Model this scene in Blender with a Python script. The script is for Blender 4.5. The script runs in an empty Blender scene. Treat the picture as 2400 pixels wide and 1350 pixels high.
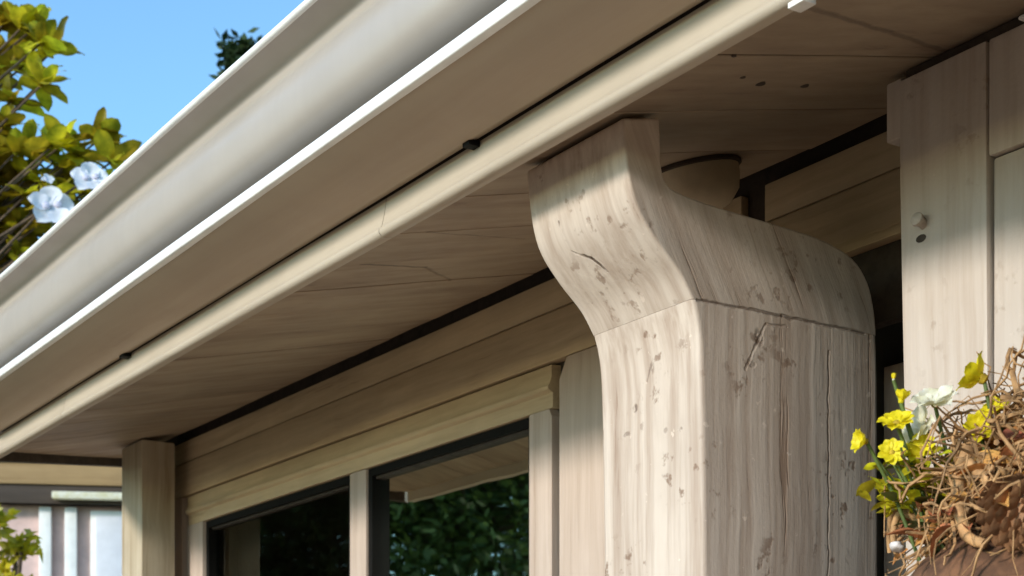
import bpy, bmesh, math, random
from mathutils import Vector, Matrix, noise as mnoise
rnd = random.Random(7)
S = bpy.context.scene
C = S.collection
R = math.radians

# ------------------------------------------------------------------ camera
EYE = 1.6                                   # camera height; z(r) = height r above the eye
def z(r): return EYE + r
cam_d = bpy.data.cameras.new('camera'); cam = bpy.data.objects.new('camera', cam_d); C.objects.link(cam)
cam.location = (0, 0, EYE); cam.rotation_euler = (R(90), 0, R(-32.93))
cam_d.sensor_fit = 'HORIZONTAL'; cam_d.sensor_width = 36; cam_d.lens = 56.985
cam_d.shift_y = 0.4625
cam_d.clip_start = 0.05; cam_d.clip_end = 500
cam_d.dof.use_dof = True; cam_d.dof.focus_distance = 2.75; cam_d.dof.aperture_fstop = 9
S.camera = cam
# ------------------------------------------------------------------ sky and sun
SUN_EL, SUN_V = 19, Vector((-0.99, -0.14, 0))
sv = SUN_V.normalized() * math.cos(R(SUN_EL)) + Vector((0, 0, math.sin(R(SUN_EL))))
w = bpy.data.worlds.new('World'); S.world = w; w.use_nodes = True
nt = w.node_tree; bg = nt.nodes['Background']
sky = nt.nodes.new('ShaderNodeTexSky'); sky.sky_type = 'NISHITA'; sky.sun_disc = False
sky.sun_elevation = R(SUN_EL); sky.sun_rotation = math.atan2(sv.x, sv.y)
sky.air_density = 1.0; sky.dust_density = 0.2; sky.ozone_density = 2.6
tn = nt.nodes.new('ShaderNodeMix'); tn.data_type = 'RGBA'; tn.blend_type = 'MULTIPLY'; tn.inputs[0].default_value = 1
tn.inputs[7].default_value = (0.80, 1.0, 1.02, 1)          # clean-air blue
nt.links.new(sky.outputs[0], tn.inputs[6]); nt.links.new(tn.outputs[2], bg.inputs[0]); bg.inputs[1].default_value = 0.15
sl = bpy.data.lights.new('sun', 'SUN'); sl.energy = 1.8; sl.angle = R(8); sl.color = (1, 0.945, 0.87)
so = bpy.data.objects.new('sun', sl); C.objects.link(so); so.location = sv * 30
so.rotation_euler = sv.to_track_quat('Z', 'Y').to_euler()
S.view_settings.view_transform = 'Standard'; S.view_settings.look = 'None'
S.view_settings.exposure = 1.12; S.view_settings.gamma = 1

# ------------------------------------------------------------------ materials
MATS = {}
class NB:
    def __init__(s, name):
        s.m = bpy.data.materials.new(name); s.m.use_nodes = True
        s.t = s.m.node_tree; s.n = s.t.nodes; s.b = s.n['Principled BSDF']; MATS[name] = s.m
    def new(s, typ, **kw):
        q = s.n.new('ShaderNode' + typ)
        for k, v in kw.items(): setattr(q, k, v)
        return q
    def put(s, sock, v):
        if isinstance(v, bpy.types.NodeSocket): s.t.links.new(v, sock)
        elif v is not None: sock.default_value = v
    def math(s, op, a, b=None, c=None, clamp=False):
        q = s.new('Math', operation=op, use_clamp=clamp)
        s.put(q.inputs[0], a); s.put(q.inputs[1], b)
        if c is not None: s.put(q.inputs[2], c)
        return q.outputs[0]
    def vm(s, op, a, b=None):
        q = s.new('VectorMath', operation=op); s.put(q.inputs[0], a)
        if op == 'SCALE': s.put(q.inputs['Scale'], b)
        else: s.put(q.inputs[1], b)
        return q
    def mix(s, f, a, b, mode='MIX'):
        q = s.new('Mix', data_type='RGBA', blend_type=mode); s.put(q.inputs[0], f)
        s.put(q.inputs[6], a if isinstance(a, bpy.types.NodeSocket) else (*a, 1) if len(a) == 3 else a)
        s.put(q.inputs[7], b if isinstance(b, bpy.types.NodeSocket) else (*b, 1) if len(b) == 3 else b)
        return q.outputs[2]
    def noise(s, vec, scale, detail=4, rough=0.55, dist=0):
        q = s.new('TexNoise'); s.put(q.inputs['Vector'], vec); q.inputs['Scale'].default_value = scale
        q.inputs['Detail'].default_value = detail; q.inputs['Roughness'].default_value = rough
        q.inputs['Distortion'].default_value = dist
        return q
    def ramp(s, f, a, b, lo=0., hi=1.):
        q = s.new('MapRange', interpolation_type='SMOOTHSTEP'); s.put(q.inputs[0], f)
        for i, v in zip((1, 2, 3, 4), (a, b, lo, hi)): q.inputs[i].default_value = v
        return q.outputs[0]

def sc(c, f): return tuple(min(1, x * f) for x in c)
def wood(name, base, dark, axis='Z', fine=1.0, contrast=0.5, bump=0.35, specks=0.0, rough=0.62,
         rot=(0, 0, 0), knots=(), cracks=(), vary=0.0, stain=0.35, spec=0.3, tint=None):
    """weathered paint over wood: streaks along the grain, blotches, specks, knots and checks"""
    N = NB(name)
    tc = N.new('TexCoord'); oi = N.new('ObjectInfo')
    off = N.math('MULTIPLY', oi.outputs['Random'], 40.0)
    p0 = tc.outputs['Object']
    cmb = N.new('CombineXYZ'); [N.put(cmb.inputs[i], off) for i in range(3)]
    p = N.vm('ADD', p0, cmb.outputs[0]).outputs[0]
    wn = N.noise(p, 5, 2)
    warp = N.vm('SCALE', N.vm('SUBTRACT', wn.outputs['Color'], (0.5, 0.5, 0.5)).outputs[0], 0.022).outputs[0]
    pw = N.vm('ADD', p, warp).outputs[0]
    sx = {'X': (2.2, 55, 55), 'Y': (55, 2.2, 55), 'Z': (55, 55, 2.2)}[axis]
    mp = N.new('Mapping'); N.put(mp.inputs['Vector'], pw)
    mp.inputs['Rotation'].default_value = rot
    mp2 = N.new('Mapping'); N.put(mp2.inputs['Vector'], mp.outputs[0])
    mp2.inputs['Scale'].default_value = tuple(q * fine for q in sx)
    g = N.noise(mp2.outputs[0], 1.0, 5, 0.62).outputs['Fac']
    mp3 = N.new('Mapping'); N.put(mp3.inputs['Vector'], mp.outputs[0])
    mp3.inputs['Scale'].default_value = tuple(q * fine * (0.3 if q > 10 else 0.5) for q in sx)
    g2 = N.noise(mp3.outputs[0], 1.0, 3, 0.5).outputs['Fac']
    gm = N.math('ADD', N.math('MULTIPLY', g, 0.6), N.math('MULTIPLY', g2, 0.4))
    gr = N.ramp(gm, 0.34, 0.62)
    mid = tuple(b * (1 - contrast) + d * contrast for b, d in zip(base, dark))
    col = N.mix(gr, mid, base)
    bl = N.ramp(N.noise(p, 3.2, 4, 0.6).outputs['Fac'], 0.40, 0.68)
    col = N.mix(N.math('MULTIPLY', bl, stain), col, tint or sc(mid, 0.85))
    line = N.ramp(gm, 0.40, 0.33)                                      # open dark grain lines
    col = N.mix(N.math('MULTIPLY', line, min(1, contrast * 0.9)), col, dark)
    h = N.math('SUBTRACT', gm, N.math('MULTIPLY', line, 0.4))
    if specks:
        sp = N.noise(p, 34, 3, 0.6).outputs['Fac']; area = N.noise(p, 7, 2).outputs['Fac']
        m = N.math('MULTIPLY', N.ramp(sp, 0.57, 0.68), N.ramp(area, 0.44, 0.6))
        col = N.mix(N.math('MULTIPLY', m, specks), col, sc(dark, 0.8))
        h = N.math('SUBTRACT', h, N.math('MULTIPLY', m, 0.12))
        wsp = N.ramp(N.noise(p, 42, 3).outputs['Fac'], 0.68, 0.74)
        col = N.mix(N.math('MULTIPLY', wsp, specks * 0.55), col, sc(base, 1.35))
    warp2 = N.vm('SCALE', N.vm('SUBTRACT', N.noise(p0, 30, 3).outputs['Color'], (0.5, 0.5, 0.5)).outputs[0], 0.011).outputs[0]
    pk = N.vm('ADD', p0, warp2).outputs[0]
    for (cx, cy, cz, rr, st, asp) in knots:
        d = N.vm('SUBTRACT', pk, (cx, cy, cz)).outputs[0]
        d = N.vm('MULTIPLY', d, asp).outputs[0]
        ln = N.vm('LENGTH', d).outputs['Value']
        core = N.ramp(ln, rr, rr * 0.45)
        ring = N.math('MULTIPLY', N.ramp(N.math('ABSOLUTE', N.math('SUBTRACT', ln, rr * 1.7)), rr * 0.7, 0), 0.16)
        m = N.math('MULTIPLY', N.math('MAXIMUM', core, N.math('MULTIPLY', ring, 0.3)), N.math('MULTIPLY', st * 0.8, N.ramp(N.noise(p0, 90, 2).outputs['Fac'], 0.3, 0.5)))
        col = N.mix(m, col, sc(dark, 0.45)); h = N.math('SUBTRACT', h, m)
    for (a, b, wd, st) in cracks:
        ab = Vector(b) - Vector(a); L2 = ab.length_squared
        pa = N.vm('SUBTRACT', pk, a).outputs[0]
        t = N.math('MULTIPLY', N.vm('DOT_PRODUCT', pa, tuple(ab)).outputs['Value'], 1 / L2, clamp=True)
        q = N.vm('SCALE', tuple(ab), t).outputs[0]
        ln = N.vm('LENGTH', N.vm('SUBTRACT', pa, q).outputs[0]).outputs['Value']
        m = N.math('MULTIPLY', N.ramp(ln, wd, wd * 0.25), st)
        col = N.mix(m, col, sc(dark, 0.35)); h = N.math('SUBTRACT', h, N.math('MULTIPLY', m, 2))
    if vary:
        v = N.math('MULTIPLY_ADD', oi.outputs['Random'], 2 * vary, 1 - vary)
        hs = N.new('HueSaturation'); N.put(hs.inputs['Value'], v); N.put(hs.inputs['Color'], col); col = hs.outputs[0]
    N.put(N.b.inputs['Base Color'], col)
    N.b.inputs['Specular IOR Level'].default_value = spec
    N.put(N.b.inputs['Roughness'], N.math('MULTIPLY_ADD', gr, -0.12, rough + 0.06))
    fn = N.noise(p, 130, 2).outputs['Fac']
    bp = N.new('Bump'); bp.inputs['Strength'].default_value = bump; bp.inputs['Distance'].default_value = 0.006
    N.put(bp.inputs['Height'], N.math('ADD', h, N.math('MULTIPLY', fn, 0.15))); N.put(N.b.inputs['Normal'], bp.outputs[0])
    return N.m

def plain(name, base, rough=0.5, scale=6, var=0.25, bump=0.1, bscale=40, spec=0.4, metal=0.0, vary=0.0, sub=0.0, tint=None):
    N = NB(name); tc = N.new('TexCoord'); p = tc.outputs['Object']; oi = N.new('ObjectInfo')
    cmb = N.new('CombineXYZ'); off = N.math('MULTIPLY', oi.outputs['Random'], 30.0)
    [N.put(cmb.inputs[i], off) for i in range(3)]
    p = N.vm('ADD', p, cmb.outputs[0]).outputs[0]
    n = N.ramp(N.noise(p, scale, 5, 0.6).outputs['Fac'], 0.3, 0.7)
    col = N.mix(n, sc(base, 1 - var), tint or sc(base, 1 + var * 0.5))
    if vary:
        v = N.math('MULTIPLY_ADD', oi.outputs['Random'], 2 * vary, 1 - vary)
        hs = N.new('HueSaturation'); N.put(hs.inputs['Value'], v)
        N.put(hs.inputs['Hue'], N.math('MULTIPLY_ADD', oi.outputs['Random'], 0.05 if vary > 0.2 else 0.0, 0.475 if vary > 0.2 else 0.5))
        N.put(hs.inputs['Color'], col); col = hs.outputs[0]
    N.put(N.b.inputs['Base Color'], col); N.b.inputs['Metallic'].default_value = metal
    N.put(N.b.inputs['Roughness'], N.math('MULTIPLY_ADD', n, 0.12, rough - 0.06)); N.b.inputs['Specular IOR Level'].default_value = spec
    if bump:
        bp = N.new('Bump'); bp.inputs['Strength'].default_value = bump; bp.inputs['Distance'].default_value = 0.004
        N.put(bp.inputs['Height'], N.noise(p, bscale, 4).outputs['Fac']); N.put(N.b.inputs['Normal'], bp.outputs[0])
    if sub:   # thin leaves and petals let light through
        tr = N.new('BsdfTranslucent'); N.put(tr.inputs[0], col); mx = N.new('MixShader'); mx.inputs[0].default_value = sub
        N.t.links.new(N.b.outputs[0], mx.inputs[1]); N.t.links.new(tr.outputs[0], mx.inputs[2])
        N.t.links.new(mx.outputs[0], N.n['Material Output'].inputs[0])
    return N.m

def sof_z(x): return z(1.0 + 0.228 * (x - 1.46))
wood('post_wood', (0.60, 0.495, 0.405), (0.24, 0.14, 0.085), 'Z', 0.8, 0.6, 0.4, specks=0.8, rough=0.6, stain=0.3,
     knots=[(1.80, 2.027, z(.70), .012, .55, (1, 1, .6)), (1.785, 2.027, z(.655), .010, .5, (1, 1, 1.2)),
            (1.675, 2.20, z(.60), .009, .9, (1, 1, 1)), (1.675, 2.225, z(.56), .008, .6, (1, .6, 1.3)), (1.675, 2.17, z(.72), .006, .8, (1, 1, 1)),
            (1.675, 2.12, z(.55), .007, .5, (1, 1, 1)), (1.675, 2.08, z(.545), .006, .5, (1, 1, 1)), (1.675, 2.15, z(.66), .007, .55, (1, 1, .5))],
     cracks=[((1.668, 2.027, z(.7433)), (1.85, 2.027, z(.744)), .0034, .6), ((1.85, 2.027, z(.744)), (2.04, 2.027, z(.7425)), .0042, .55), ((1.955, 2.027, z(.30)), (1.957, 2.027, z(.70)), .0032, .4),
             ((1.77, 2.027, z(.645)), (1.815, 2.027, z(.725)), .004, .35), ((1.815, 2.027, z(.725)), (1.86, 2.027, z(.728)), .0035, .3), ((1.675, 2.165, z(.64)), (1.675, 2.145, z(.69)), .004, .5)])
wood('bracket_wood', (0.60, 0.495, 0.405), (0.24, 0.14, 0.085), 'Z', 0.8, 0.5, 0.4, specks=0.6, rough=0.6, rot=(0, R(26), 0), stain=0.3,
     cracks=[((1.668, 2.027, z(.7433)), (1.85, 2.027, z(.744)), .0034, .6), ((1.85, 2.027, z(.744)), (2.04, 2.027, z(.7425)), .0042, .55), ((1.555, 2.235, z(.865)), (1.575, 2.185, z(.835)), .005, .8), ((1.575, 2.185, z(.835)), (1.60, 2.165, z(.80)), .005, .9),
             ((1.60, 2.165, z(.80)), (1.645, 2.155, z(.755)), .004, .8), ((1.535, 2.225, z(.90)), (1.552, 2.235, z(.87)), .004, .6)])
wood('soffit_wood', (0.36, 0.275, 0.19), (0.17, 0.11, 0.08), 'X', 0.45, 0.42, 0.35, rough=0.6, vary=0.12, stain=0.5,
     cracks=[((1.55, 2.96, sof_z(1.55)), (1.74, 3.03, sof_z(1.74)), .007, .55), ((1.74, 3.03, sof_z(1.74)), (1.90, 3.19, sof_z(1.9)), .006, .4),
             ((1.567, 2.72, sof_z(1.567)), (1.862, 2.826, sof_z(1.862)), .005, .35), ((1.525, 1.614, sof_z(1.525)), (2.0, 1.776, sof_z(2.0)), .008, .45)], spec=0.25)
wood('frieze_wood', (0.60, 0.45, 0.28), (0.24, 0.16, 0.09), 'Y', 0.8, 0.40, 0.3, rough=0.6, vary=0.06, stain=0.35)
wood('jamb_wood', (0.53, 0.42, 0.345), (0.26, 0.17, 0.11), 'Z', 0.9, 0.35, 0.3, rough=0.6, vary=0.06, stain=0.3)
wood('pale_post_wood', (0.51, 0.43, 0.365), (0.26, 0.165, 0.10), 'Z', 0.7, 0.42, 0.45, specks=0.35, rough=0.6, stain=0.3, vary=0.03)
wood('far_post_wood', (0.52, 0.43, 0.31), (0.24, 0.16, 0.08), 'Z', 0.9, 0.5, 0.3, rough=0.6)
wood('trim_wood', (0.48, 0.405, 0.315), (0.25, 0.17, 0.10), 'Y', 0.5, 0.25, 0.2, rough=0.5, stain=0.35)
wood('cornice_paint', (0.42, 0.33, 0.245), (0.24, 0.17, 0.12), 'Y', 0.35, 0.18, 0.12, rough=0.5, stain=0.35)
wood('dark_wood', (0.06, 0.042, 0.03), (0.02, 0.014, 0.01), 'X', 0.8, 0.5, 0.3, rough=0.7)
wood('beam_brown', (0.34, 0.22, 0.10), (0.16, 0.09, 0.04), 'X', 0.6, 0.4, 0.3, rough=0.7)
wood('gutter_metal', (0.40, 0.35, 0.30), (0.27, 0.22, 0.18), 'Z', 0.12, 0.16, 0.01, rough=0.34, stain=0.35, spec=0.5)
plain('white_paint', (0.82, 0.80, 0.76), 0.35, 12, 0.08, 0.05, 60, 0.5)
plain('lamp_glass', (0.64, 0.52, 0.36), 0.45, 9, 0.2, 0.05)
plain('black_sash', (0.008, 0.007, 0.006), 0.6, 8, 0.3, 0.1, 40, 0.1)
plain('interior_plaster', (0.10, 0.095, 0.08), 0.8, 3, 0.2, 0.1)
plain('house_wall', (0.42, 0.34, 0.26), 0.8, 3, 0.15, 0.2, 60)
plain('roof_sheet', (0.16, 0.13, 0.11), 0.6, 3, 0.3, 0.1)
plain('paving', (0.44, 0.29, 0.18), 0.85, 2, 0.2, 0.3, 30)
plain('lawn', (0.07, 0.10, 0.03), 0.9, 2, 0.4, 0.5, 60)
plain('terracotta', (0.36, 0.135, 0.065), 0.85, 26, 0.55, 0.8, 70, 0.2, tint=(0.58, 0.29, 0.14))
plain('soil', (0.15, 0.07, 0.035), 0.95, 30, 0.5, 0.6, 60)
plain('root', (0.46, 0.255, 0.11), 0.75, 30, 0.55, 0.3, 90, 0.3, vary=0.15)
plain('dry_leaf', (0.52, 0.21, 0.07), 0.7, 30, 0.5, 0.4, 60, 0.3, vary=0.3, sub=0.15)
plain('cone_scale', (0.34, 0.17, 0.08), 0.7, 40, 0.4, 0.3, 90, 0.3, vary=0.15)
plain('pebble', (0.56, 0.50, 0.47), 0.5, 20, 0.25, 0.1, 60)
plain('yellow_petal', (0.86, 0.72, 0.02), 0.5, 30, 0.2, 0.1, 60, 0.3, sub=0.35)
plain('cream_petal', (0.85, 0.80, 0.52), 0.5, 20, 0.15, 0.1, 60, 0.3, sub=0.35, tint=(0.88, 0.86, 0.75))
plain('flower_heart', (0.45, 0.30, 0.02), 0.8, 60, 0.4, 0.4, 90)
plain('sprig_leaf', (0.62, 0.57, 0.02), 0.5, 20, 0.4, 0.1, 30, 0.3, vary=0.25, sub=0.4)
plain('stem_green', (0.10, 0.14, 0.03), 0.6, 20, 0.3, 0.1)
plain('magnolia_leaf', (0.42, 0.39, 0.02), 0.42, 9, 0.45, 0.1, 30, 0.45, vary=0.35, sub=0.55, tint=(0.78, 0.64, 0.03))
plain('white_petal', (0.84, 0.84, 0.88), 0.5, 10, 0.06, 0.1, 30, 0.3, sub=0.3)
plain('lilac_heart', (0.62, 0.58, 0.68), 0.6, 30, 0.2, 0.1)
plain('bark', (0.13, 0.09, 0.06), 0.9, 14, 0.4, 0.6, 30, 0.2)
plain('cypress_leaf', (0.035, 0.06, 0.018), 0.6, 5, 0.5, 0.1, 30, 0.3, sub=0.2)
plain('garden_leaf', (0.06, 0.10, 0.02), 0.5, 1.2, 0.5, 0.1, 30, 0.3, sub=0.35, tint=(0.11, 0.15, 0.03))
plain('pink_wall', (0.62, 0.44, 0.40), 0.8, 5, 0.2, 0.2, 50)
plain('iron', (0.03, 0.03, 0.03), 0.5, 20, 0.3, 0.1, 60, 0.5, 0.6)
N = NB('window_glass')      # thin pane: mirror share by angle, the rest looks through into the dark room
N.n.remove(N.b); lw = N.new('Fresnel'); lw.inputs[0].default_value = 1.42
gl = N.new('BsdfGlossy'); gl.inputs['Roughness'].default_value = 0.015; gl.inputs['Color'].default_value = (0.9, 0.95, 0.85, 1)
tp = N.new('BsdfTransparent'); tp.inputs[0].default_value = (0.75, 0.8, 0.72, 1)
mx = N.new('MixShader'); N.put(mx.inputs[0], lw.outputs[0])
N.t.links.new(tp.outputs[0], mx.inputs[1]); N.t.links.new(gl.outputs[0], mx.inputs[2])
wv = N.new('Bump'); wv.inputs['Strength'].default_value = 0.06; wv.inputs['Distance'].default_value = 0.01
N.put(wv.inputs['Height'], N.noise(N.new('TexCoord').outputs['Object'], 3, 2).outputs['Fac']); N.put(gl.inputs['Normal'], wv.outputs[0])
N.t.links.new(mx.outputs[0], N.n['Material Output'].inputs[0])

# ------------------------------------------------------------------ mesh helpers
def link(name, me, mat, parent=None, label=None, cat=None, kind=None, group=None):
    o = bpy.data.objects.new(name, me); C.objects.link(o)
    if mat and not me.materials: me.materials.append(MATS[mat])
    if parent: o.parent = parent
    for k, v in (('label', label), ('category', cat), ('kind', kind), ('group', group)):
        if v: o[k] = v
    return o
def empty(name, loc, label, cat, group=None):
    o = bpy.data.objects.new(name, None); C.objects.link(o); o.location = loc
    o['label'] = label; o['category'] = cat
    if group: o['group'] = group
    return o
def finish(bm, name, smooth=35, bevel=0, seg=2, bang=40):
    bmesh.ops.recalc_face_normals(bm, faces=bm.faces)
    if bevel:
        es = [e for e in bm.edges if len(e.link_faces) == 2 and e.calc_face_angle(0) > R(bang)]
        bmesh.ops.bevel(bm, geom=es, offset=bevel, segments=seg, profile=0.6, affect='EDGES', clamp_overlap=True)
    me = bpy.data.meshes.new(name)
    for e in bm.edges:
        if len(e.link_faces) == 2: e.smooth = e.calc_face_angle(0) < R(smooth)
    for f in bm.faces: f.smooth = bool(smooth)
    bm.to_mesh(me); bm.free(); return me
def prism_y(prof, y0, y1, name, bevel=0.0, steps=1, wob=0.0, smooth=35, bang=40, seg=2, skew=None, seed=0):
    """closed (X, Z) outline swept along Y; wob = hand-made waviness; skew(x) shifts the far end cut"""
    bm = bmesh.new(); rows = []
    for i in range(steps + 1):
        f = i / steps; row = []
        for (x, zz) in prof:
            ye = y1 + (skew(x) if skew else 0); y = y0 + (ye - y0) * f
            dx = wob * mnoise.noise((seed, y * 1.7, zz * 2)) ; dz = wob * mnoise.noise((seed + 9, y * 1.3, x * 2))
            row.append(bm.verts.new((x + dx, y, zz + dz)))
        rows.append(row)
    n = len(prof)
    for i in range(steps):
        for j in range(n):
            bm.faces.new((rows[i][j], rows[i][(j + 1) % n], rows[i + 1][(j + 1) % n], rows[i + 1][j]))
    bm.faces.new(rows[0]); bm.faces.new(rows[-1][::-1])
    return finish(bm, name, smooth, bevel, seg, bang)
def box(x0, x1, y0, y1, z0, z1, name, bevel=0.003, steps=1, wob=0, seed=0):
    return prism_y([(x0, z0), (x1, z0), (x1, z1), (x0, z1)], y0, y1, name, bevel, steps, wob, seed=seed)
def smooth_line(pts, n=4):
    out = []
    for i in range(len(pts) - 1):
        p0 = Vector(pts[max(i - 1, 0)]); p1 = Vector(pts[i]); p2 = Vector(pts[i + 1]); p3 = Vector(pts[min(i + 2, len(pts) - 1)])
        for k in range(n):
            t = k / n
            out.append(tuple(0.5 * ((2 * p1) + (p2 - p0) * t + (2 * p0 - 5 * p1 + 4 * p2 - p3) * t * t + (3 * p1 - p0 - 3 * p2 + p3) * t ** 3)))
    out.append(tuple(pts[-1])); return out
def tube(bm, pts, radii, seg=7):
    rings = []; prev = None
    for i, p in enumerate(pts):
        p = Vector(p); d = (Vector(pts[min(i + 1, len(pts) - 1)]) - Vector(pts[max(i - 1, 0)])).normalized()
        a = d.orthogonal().normalized() if prev is None else (prev - d * prev.dot(d)).normalized()
        prev = a; b = d.cross(a)
        rings.append([bm.verts.new(p + (a * math.cos(2 * math.pi * k / seg) + b * math.sin(2 * math.pi * k / seg)) * radii[i]) for k in range(seg)])
    for i in range(len(rings) - 1):
        for k in range(seg):
            bm.faces.new((rings[i][k], rings[i][(k + 1) % seg], rings[i + 1][(k + 1) % seg], rings[i + 1][k]))
    bm.faces.new(rings[0][::-1]); bm.faces.new(rings[-1])
def lathe(prof, name, seg=32, center=(0, 0, 0), wob=0.0, smooth=40):
    bm = bmesh.new(); rows = []
    for (r, zz) in prof:
        rows.append([bm.verts.new((center[0] + (r + wob * mnoise.noise((k * 0.9, zz * 30, r))) * math.cos(2 * math.pi * k / seg),
                                   center[1] + r * math.sin(2 * math.pi * k / seg), center[2] + zz)) for k in range(seg)])
    for i in range(len(rows) - 1):
        for k in range(seg):
            bm.faces.new((rows[i][k], rows[i][(k + 1) % seg], rows[i + 1][(k + 1) % seg], rows[i + 1][k]))
    bm.faces.new(rows[0][::-1]); bm.faces.new(rows[-1])
    return finish(bm, name, smooth)
def leaf_mesh(name, L=1.0, W=0.42, fold=0.18, droop=0.25, n=6, tipw=0.0, cup=0.0):
    """one leaf or petal along +X, folded on its midrib, drooping to the tip"""
    bm = bmesh.new(); rows = []
    for i in range(n + 1):
        t = i / n; wd = W * 0.5 * (math.sin(math.pi * (0.04 + 0.96 * t) ** 0.85) ** 0.8) + tipw * math.sin(math.pi * min(1, t * 1.1)) * 0.5
        if i == n: wd = W * 0.03
        zc = -droop * t * t * L; x = L * t
        rows.append([bm.verts.new((x, -wd, zc + fold * wd + cup * wd * wd / W)), bm.verts.new((x, 0, zc)), bm.verts.new((x, wd, zc + fold * wd + cup * wd * wd / W))])
    for i in range(n):
        for j in (0, 1): bm.faces.new((rows[i][j], rows[i][j + 1], rows[i + 1][j + 1], rows[i + 1][j]))
    return finish(bm, name, 60)

def round_leaf(L, W, droop, cup, rip=.006, name='leaf'):
    bm = bmesh.new(); n = 8; rows = []
    for i in range(n + 1):
        t = i / n; wd = W * .5 * max(.03, (math.sin(math.pi * t ** 1.25)) ** .6 if 0 < i < n else .04)
        rows.append([bm.verts.new((L * t, j * wd, -droop * L * t * t + cup * abs(j) * wd + rip * math.sin(9 * t + j))) for j in (-1, -.5, 0, .5, 1)])
    for i in range(n):
        for j in range(4): bm.faces.new((rows[i][j], rows[i][j + 1], rows[i + 1][j + 1], rows[i + 1][j]))
    return finish(bm, name, 80)
# ------------------------------------------------------------------ ground
def ground_sheet(name, x0, x1, y0, y1, zz, mat):
    bm = bmesh.new(); n = 12
    vs = [[bm.verts.new((x0 + (x1 - x0) * i / n, y0 + (y1 - y0) * j / n, zz)) for j in range(n + 1)] for i in range(n + 1)]
    for i in range(n):
        for j in range(n): bm.faces.new((vs[i][j], vs[i + 1][j], vs[i + 1][j + 1], vs[i][j + 1]))
    return link(name, finish(bm, name), mat, kind='structure')
ground_sheet('ground', -200, 200, -200, 200, 0.0, 'lawn')
ground_sheet('patio', -7.5, 3.6, -7, 7.2, 0.004, 'paving')

# ------------------------------------------------------------------ the house whose eave fills the picture
house = empty('timber_house', (4.5, 2.2, 0), 'weathered beige timber house seen from below its eave, with gutter, carved post and window', 'house')
def hp(name, me, mat, parent=None, label=None, kind=None):
    o = link(name, me, mat, parent or house, label, kind=kind)
    if parent is None: o.matrix_parent_inverse = Matrix.Translation(-Vector((4.5, 2.2, 0)))
    return o
YN, YF = -1.6, 5.28                                  # near and far end of the eave
def sof(x): return z(1.0 + 0.228 * (x - 1.46))        # the soffit rises towards the wall with the roof pitch
cut = lambda x: (x - 1.46) * 1.03                    # the far end of the eave is cut on the skew

EK = 0.972                                           # the boxed eave hangs a little lower and further out than the soffit edge
def ek(p): return [(x * EK, EYE + (q - EYE) * EK) for x, q in p]
# gutter: ogee trough with a rolled lip
og = smooth_line([(1.43, 1.178), (1.39, 1.183), (1.36, 1.191), (1.336, 1.204), (1.322, 1.222), (1.3165, 1.248), (1.319, 1.282), (1.330, 1.313), (1.3435, 1.337), (1.341, 1.356), (1.316, 1.369), (1.2895, 1.3735)], 4)
gp = [(x, z(q)) for x, q in og] + [(1.2895, z(1.381)), (1.330, z(1.3765)), (1.352, z(1.360)), (1.355, z(1.337)), (1.343, z(1.31)), (1.333, z(1.282)), (1.331, z(1.25)), (1.345, z(1.218)), (1.37, z(1.203)), (1.431, z(1.195)), (1.431, z(1.40)), (1.45, z(1.40)), (1.45, z(1.178))]
gutter = hp('gutter', prism_y(ek(gp), YN, YF, 'gutter', 0, 40, 0.0022, 50, skew=cut, seed=3), 'gutter_metal', label='curved grey beige gutter along the roof edge')
lip = [(1.2885 + 0.0075 * math.cos(a), z(1.379) + 0.0075 * math.sin(a)) for a in [2 * math.pi * k / 14 for k in range(14)]]
hp('rolled_lip', prism_y(ek(lip), YN, YF, 'rolled_lip', 0, 40, 0.0022, 60, skew=cut, seed=3), 'white_paint', gutter)
# cornice: white bead on top, plain sloping underside
bead = [(1.2845, z(1.1165)), (1.290, z(1.1205)), (1.300, z(1.123)), (1.36, z(1.126)), (1.36, z(1.100)), (1.296, z(1.0945)), (1.286, z(1.097)), (1.2825, z(1.1065))]
cor = [(1.299, z(1.0935)), (1.345, z(1.0985)), (1.40, z(1.121)), (1.46, z(1.121)), (1.46, z(1.065)), (1.442, z(1.059)), (1.435, z(1.0565))]
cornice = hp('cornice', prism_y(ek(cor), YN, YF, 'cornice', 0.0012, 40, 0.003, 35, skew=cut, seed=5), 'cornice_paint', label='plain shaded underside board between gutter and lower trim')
hp('white_bead', prism_y(ek(bead), YN, YF, 'white_bead', 0.0015, 40, 0.0015, 60, skew=cut, seed=3), 'white_paint', cornice, label='thin bright white strip under the gutter')
hp('backing_board', box(1.449, 1.47, YN, YF - .01, z(1.015), z(1.38), 'backing_board'), 'dark_wood', cornice)  # near-black colour stands in for shade in the recess above the trim
# lower trim in lengths, butt joints a little open
tr = [(1.4495, z(.992)), (1.4465, z(.996)), (1.4465, z(1.003)), (1.4505, z(1.0065)), (1.4535, z(1.012)), (1.4575, z(1.030)), (1.461, z(1.050)), (1.463, z(1.0635)), (1.49, z(1.0635)), (1.49, z(1.03)), (1.4755, z(1.028)), (1.4755, z(.991)), (1.455, z(.988))]
ends = [YN, 0.9, 2.62, 4.49, YF]
tm = None
for i in range(4):
    a, b = ends[i], ends[i + 1] - (0.002 if i < 3 else 0)
    o = hp('lower_trim', prism_y(ek(tr), a, b, 'lower_trim', 0.0, 16, 0.0022, 70, skew=cut if i == 3 else None, seed=11), 'trim_wood')
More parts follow.
